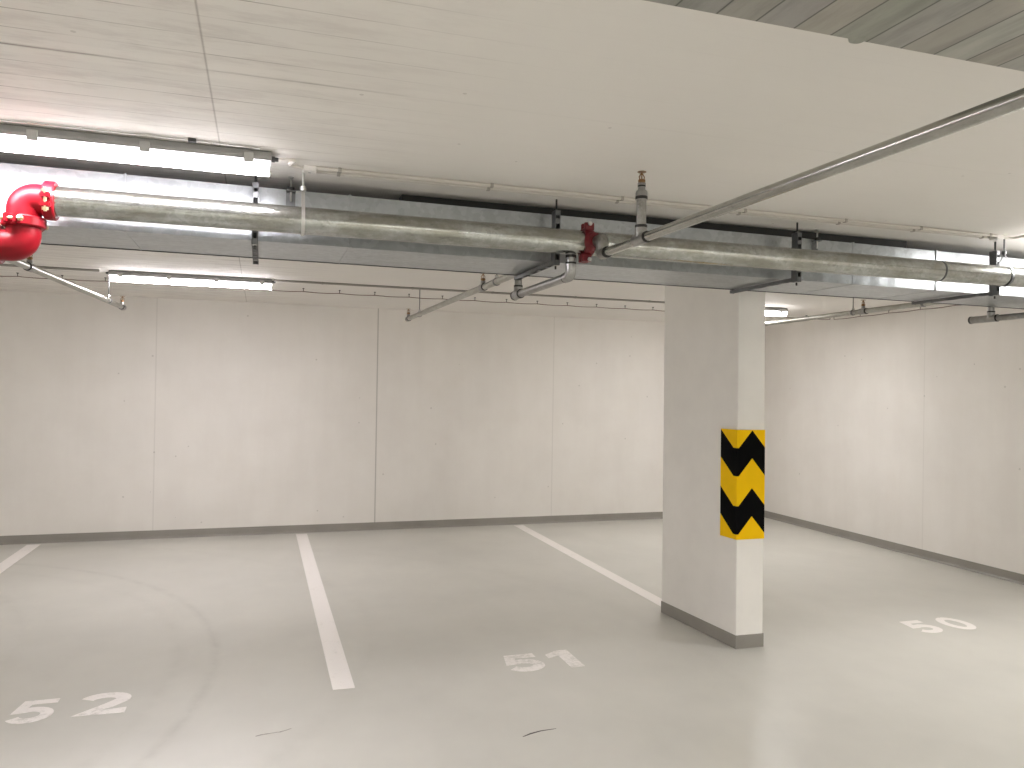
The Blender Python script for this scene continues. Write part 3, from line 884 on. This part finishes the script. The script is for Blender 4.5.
def jbox(x, y, label):
    r = empty('junction_box', (x, y, ZC), label, 'junction box', 'small junction boxes joining conduits to lamps')
    part('body', B().box(x-0.026, x+0.026, y-0.018, y+0.036, ZC-0.024, ZC, 0.003), M['box'], r)
    part('screw_cap', B().lathe((x, y+0.008, ZC-0.026), (0, 0, 1), [(0, 0.006), (0.003, 0.006)], 10), M['latch'], r)
jbox(0.178, 3.352, 'small pale junction box at the end of the near lamp')
jbox(3.955, 3.352, 'small pale junction box at the right picture edge')
def flex(pts, label, r=0.0075):
    o = part('flexible_conduit', B().tube(fillet(pts, 0.05, 8), r, 12), M['conduit'], origin=pts[0])
    tag(o, label, 'conduit', 'flexible conduits at the lamps')
flex([(0.05, 3.225, ZC-0.022), (0.125, 3.205, ZC-0.018), (0.085, 3.315, ZC-0.014), (0.158, 3.350, ZC-0.012)], 'bent grey flexible conduit from the near lamp to its junction box')
flex([(3.975, 3.350, ZC-0.012), (4.05, 3.335, ZC-0.014), (4.02, 3.235, ZC-0.018), (4.076, 3.225, ZC-0.022)], 'bent grey flexible conduit at the right picture edge')
o = part('ceiling_wire', B().tube([(-3.0, 3.135, ZC-0.006), (-0.30, 3.135, ZC-0.006), (-0.02, 3.150, ZC-0.006)], 0.0032, 8), M['zinc'], origin=(-1.5, 3.135, ZC))
tag(o, 'thin pale wire along the front of the near lamp', 'wire')
b = B().box(-0.274, -0.246, 3.126, 3.146, ZC-0.013, ZC, 0.002)
o = part('wire_clamp', b, M['dark_steel'], origin=(-0.26, 3.135, ZC))
tag(o, 'small dark clamp on the thin wire above the near lamp', 'clamp')

# ------------------------------------------------------------------ heat-detection cable on hooks
def sensor_cable(pts, label, n):
    c = empty('sensor_cable', pts[0], label, 'cable', 'thin hooked cables along the ceiling edge')
    a, e = V(pts[0]), V(pts[-1])
    L = []; k = n*6
    for i in range(k+1):
        p = a.lerp(e, i/k); L.append(p - V((0, 0, 0.006*math.sin(math.pi*((i/6) % 1)))))
    part('cable', B().tube(L, 0.0038, 6), M['wire'], c)
    for i in range(n+1):
        p = a.lerp(e, i/n)
        b = B().tube([p+V((0, 0, -0.004)), p+V((0, 0, ZC-p.z))], 0.0032, 6)
        b.box(p.x-0.008, p.x+0.008, p.y-0.008, p.y+0.008, ZC-0.006, ZC)
        part('hook', b, M['dark_steel'], c)
sensor_cable([(-4.3, 7.52, 2.537), (6.36, 7.58, 2.537)], 'thin cable on small hooks crossing the ceiling near the back wall', 32)
sensor_cable([(6.40, 4.2, 2.537), (6.40, 7.56, 2.537)], 'thin cable on small hooks along the top of the right wall', 8)

# ------------------------------------------------------------------ world, camera
w = bpy.data.worlds.new('World'); S.world = w; w.use_nodes = True
w.node_tree.nodes['Background'].inputs[0].default_value = (0.05, 0.05, 0.05, 1)
yaw, pitch, roll = 0.3117, 0.0072, 0.0161
f = V((math.sin(yaw)*math.cos(pitch), math.cos(yaw)*math.cos(pitch), math.sin(pitch)))
r = V((math.cos(yaw), -math.sin(yaw), 0)); u = r.cross(f)
r2 = r*math.cos(roll) + u*math.sin(roll); u2 = u*math.cos(roll) - r*math.sin(roll)
cam = bpy.data.cameras.new('camera'); co = bpy.data.objects.new('camera', cam); COL.objects.link(co)
mx = Matrix((r2, u2, -f)).transposed().to_4x4(); mx.translation = V((0, 0, 1.65))
co.matrix_world = mx
cam.sensor_fit = 'HORIZONTAL'; cam.sensor_width = 36.0; cam.lens = 36.0*779.44/1024
cam.clip_start = 0.05
S.camera = co

S.view_settings.view_transform = 'Standard'; S.view_settings.look = 'None'
S.view_settings.gamma = 1.0; S.view_settings.use_curve_mapping = False
S.view_settings.exposure = 3.69
try:
    S.cycles.use_denoising = True; S.cycles.max_bounces = 12; S.cycles.diffuse_bounces = 8; S.cycles.glossy_bounces = 5
    S.cycles.sample_clamp_indirect = 8.0
except Exception: pass
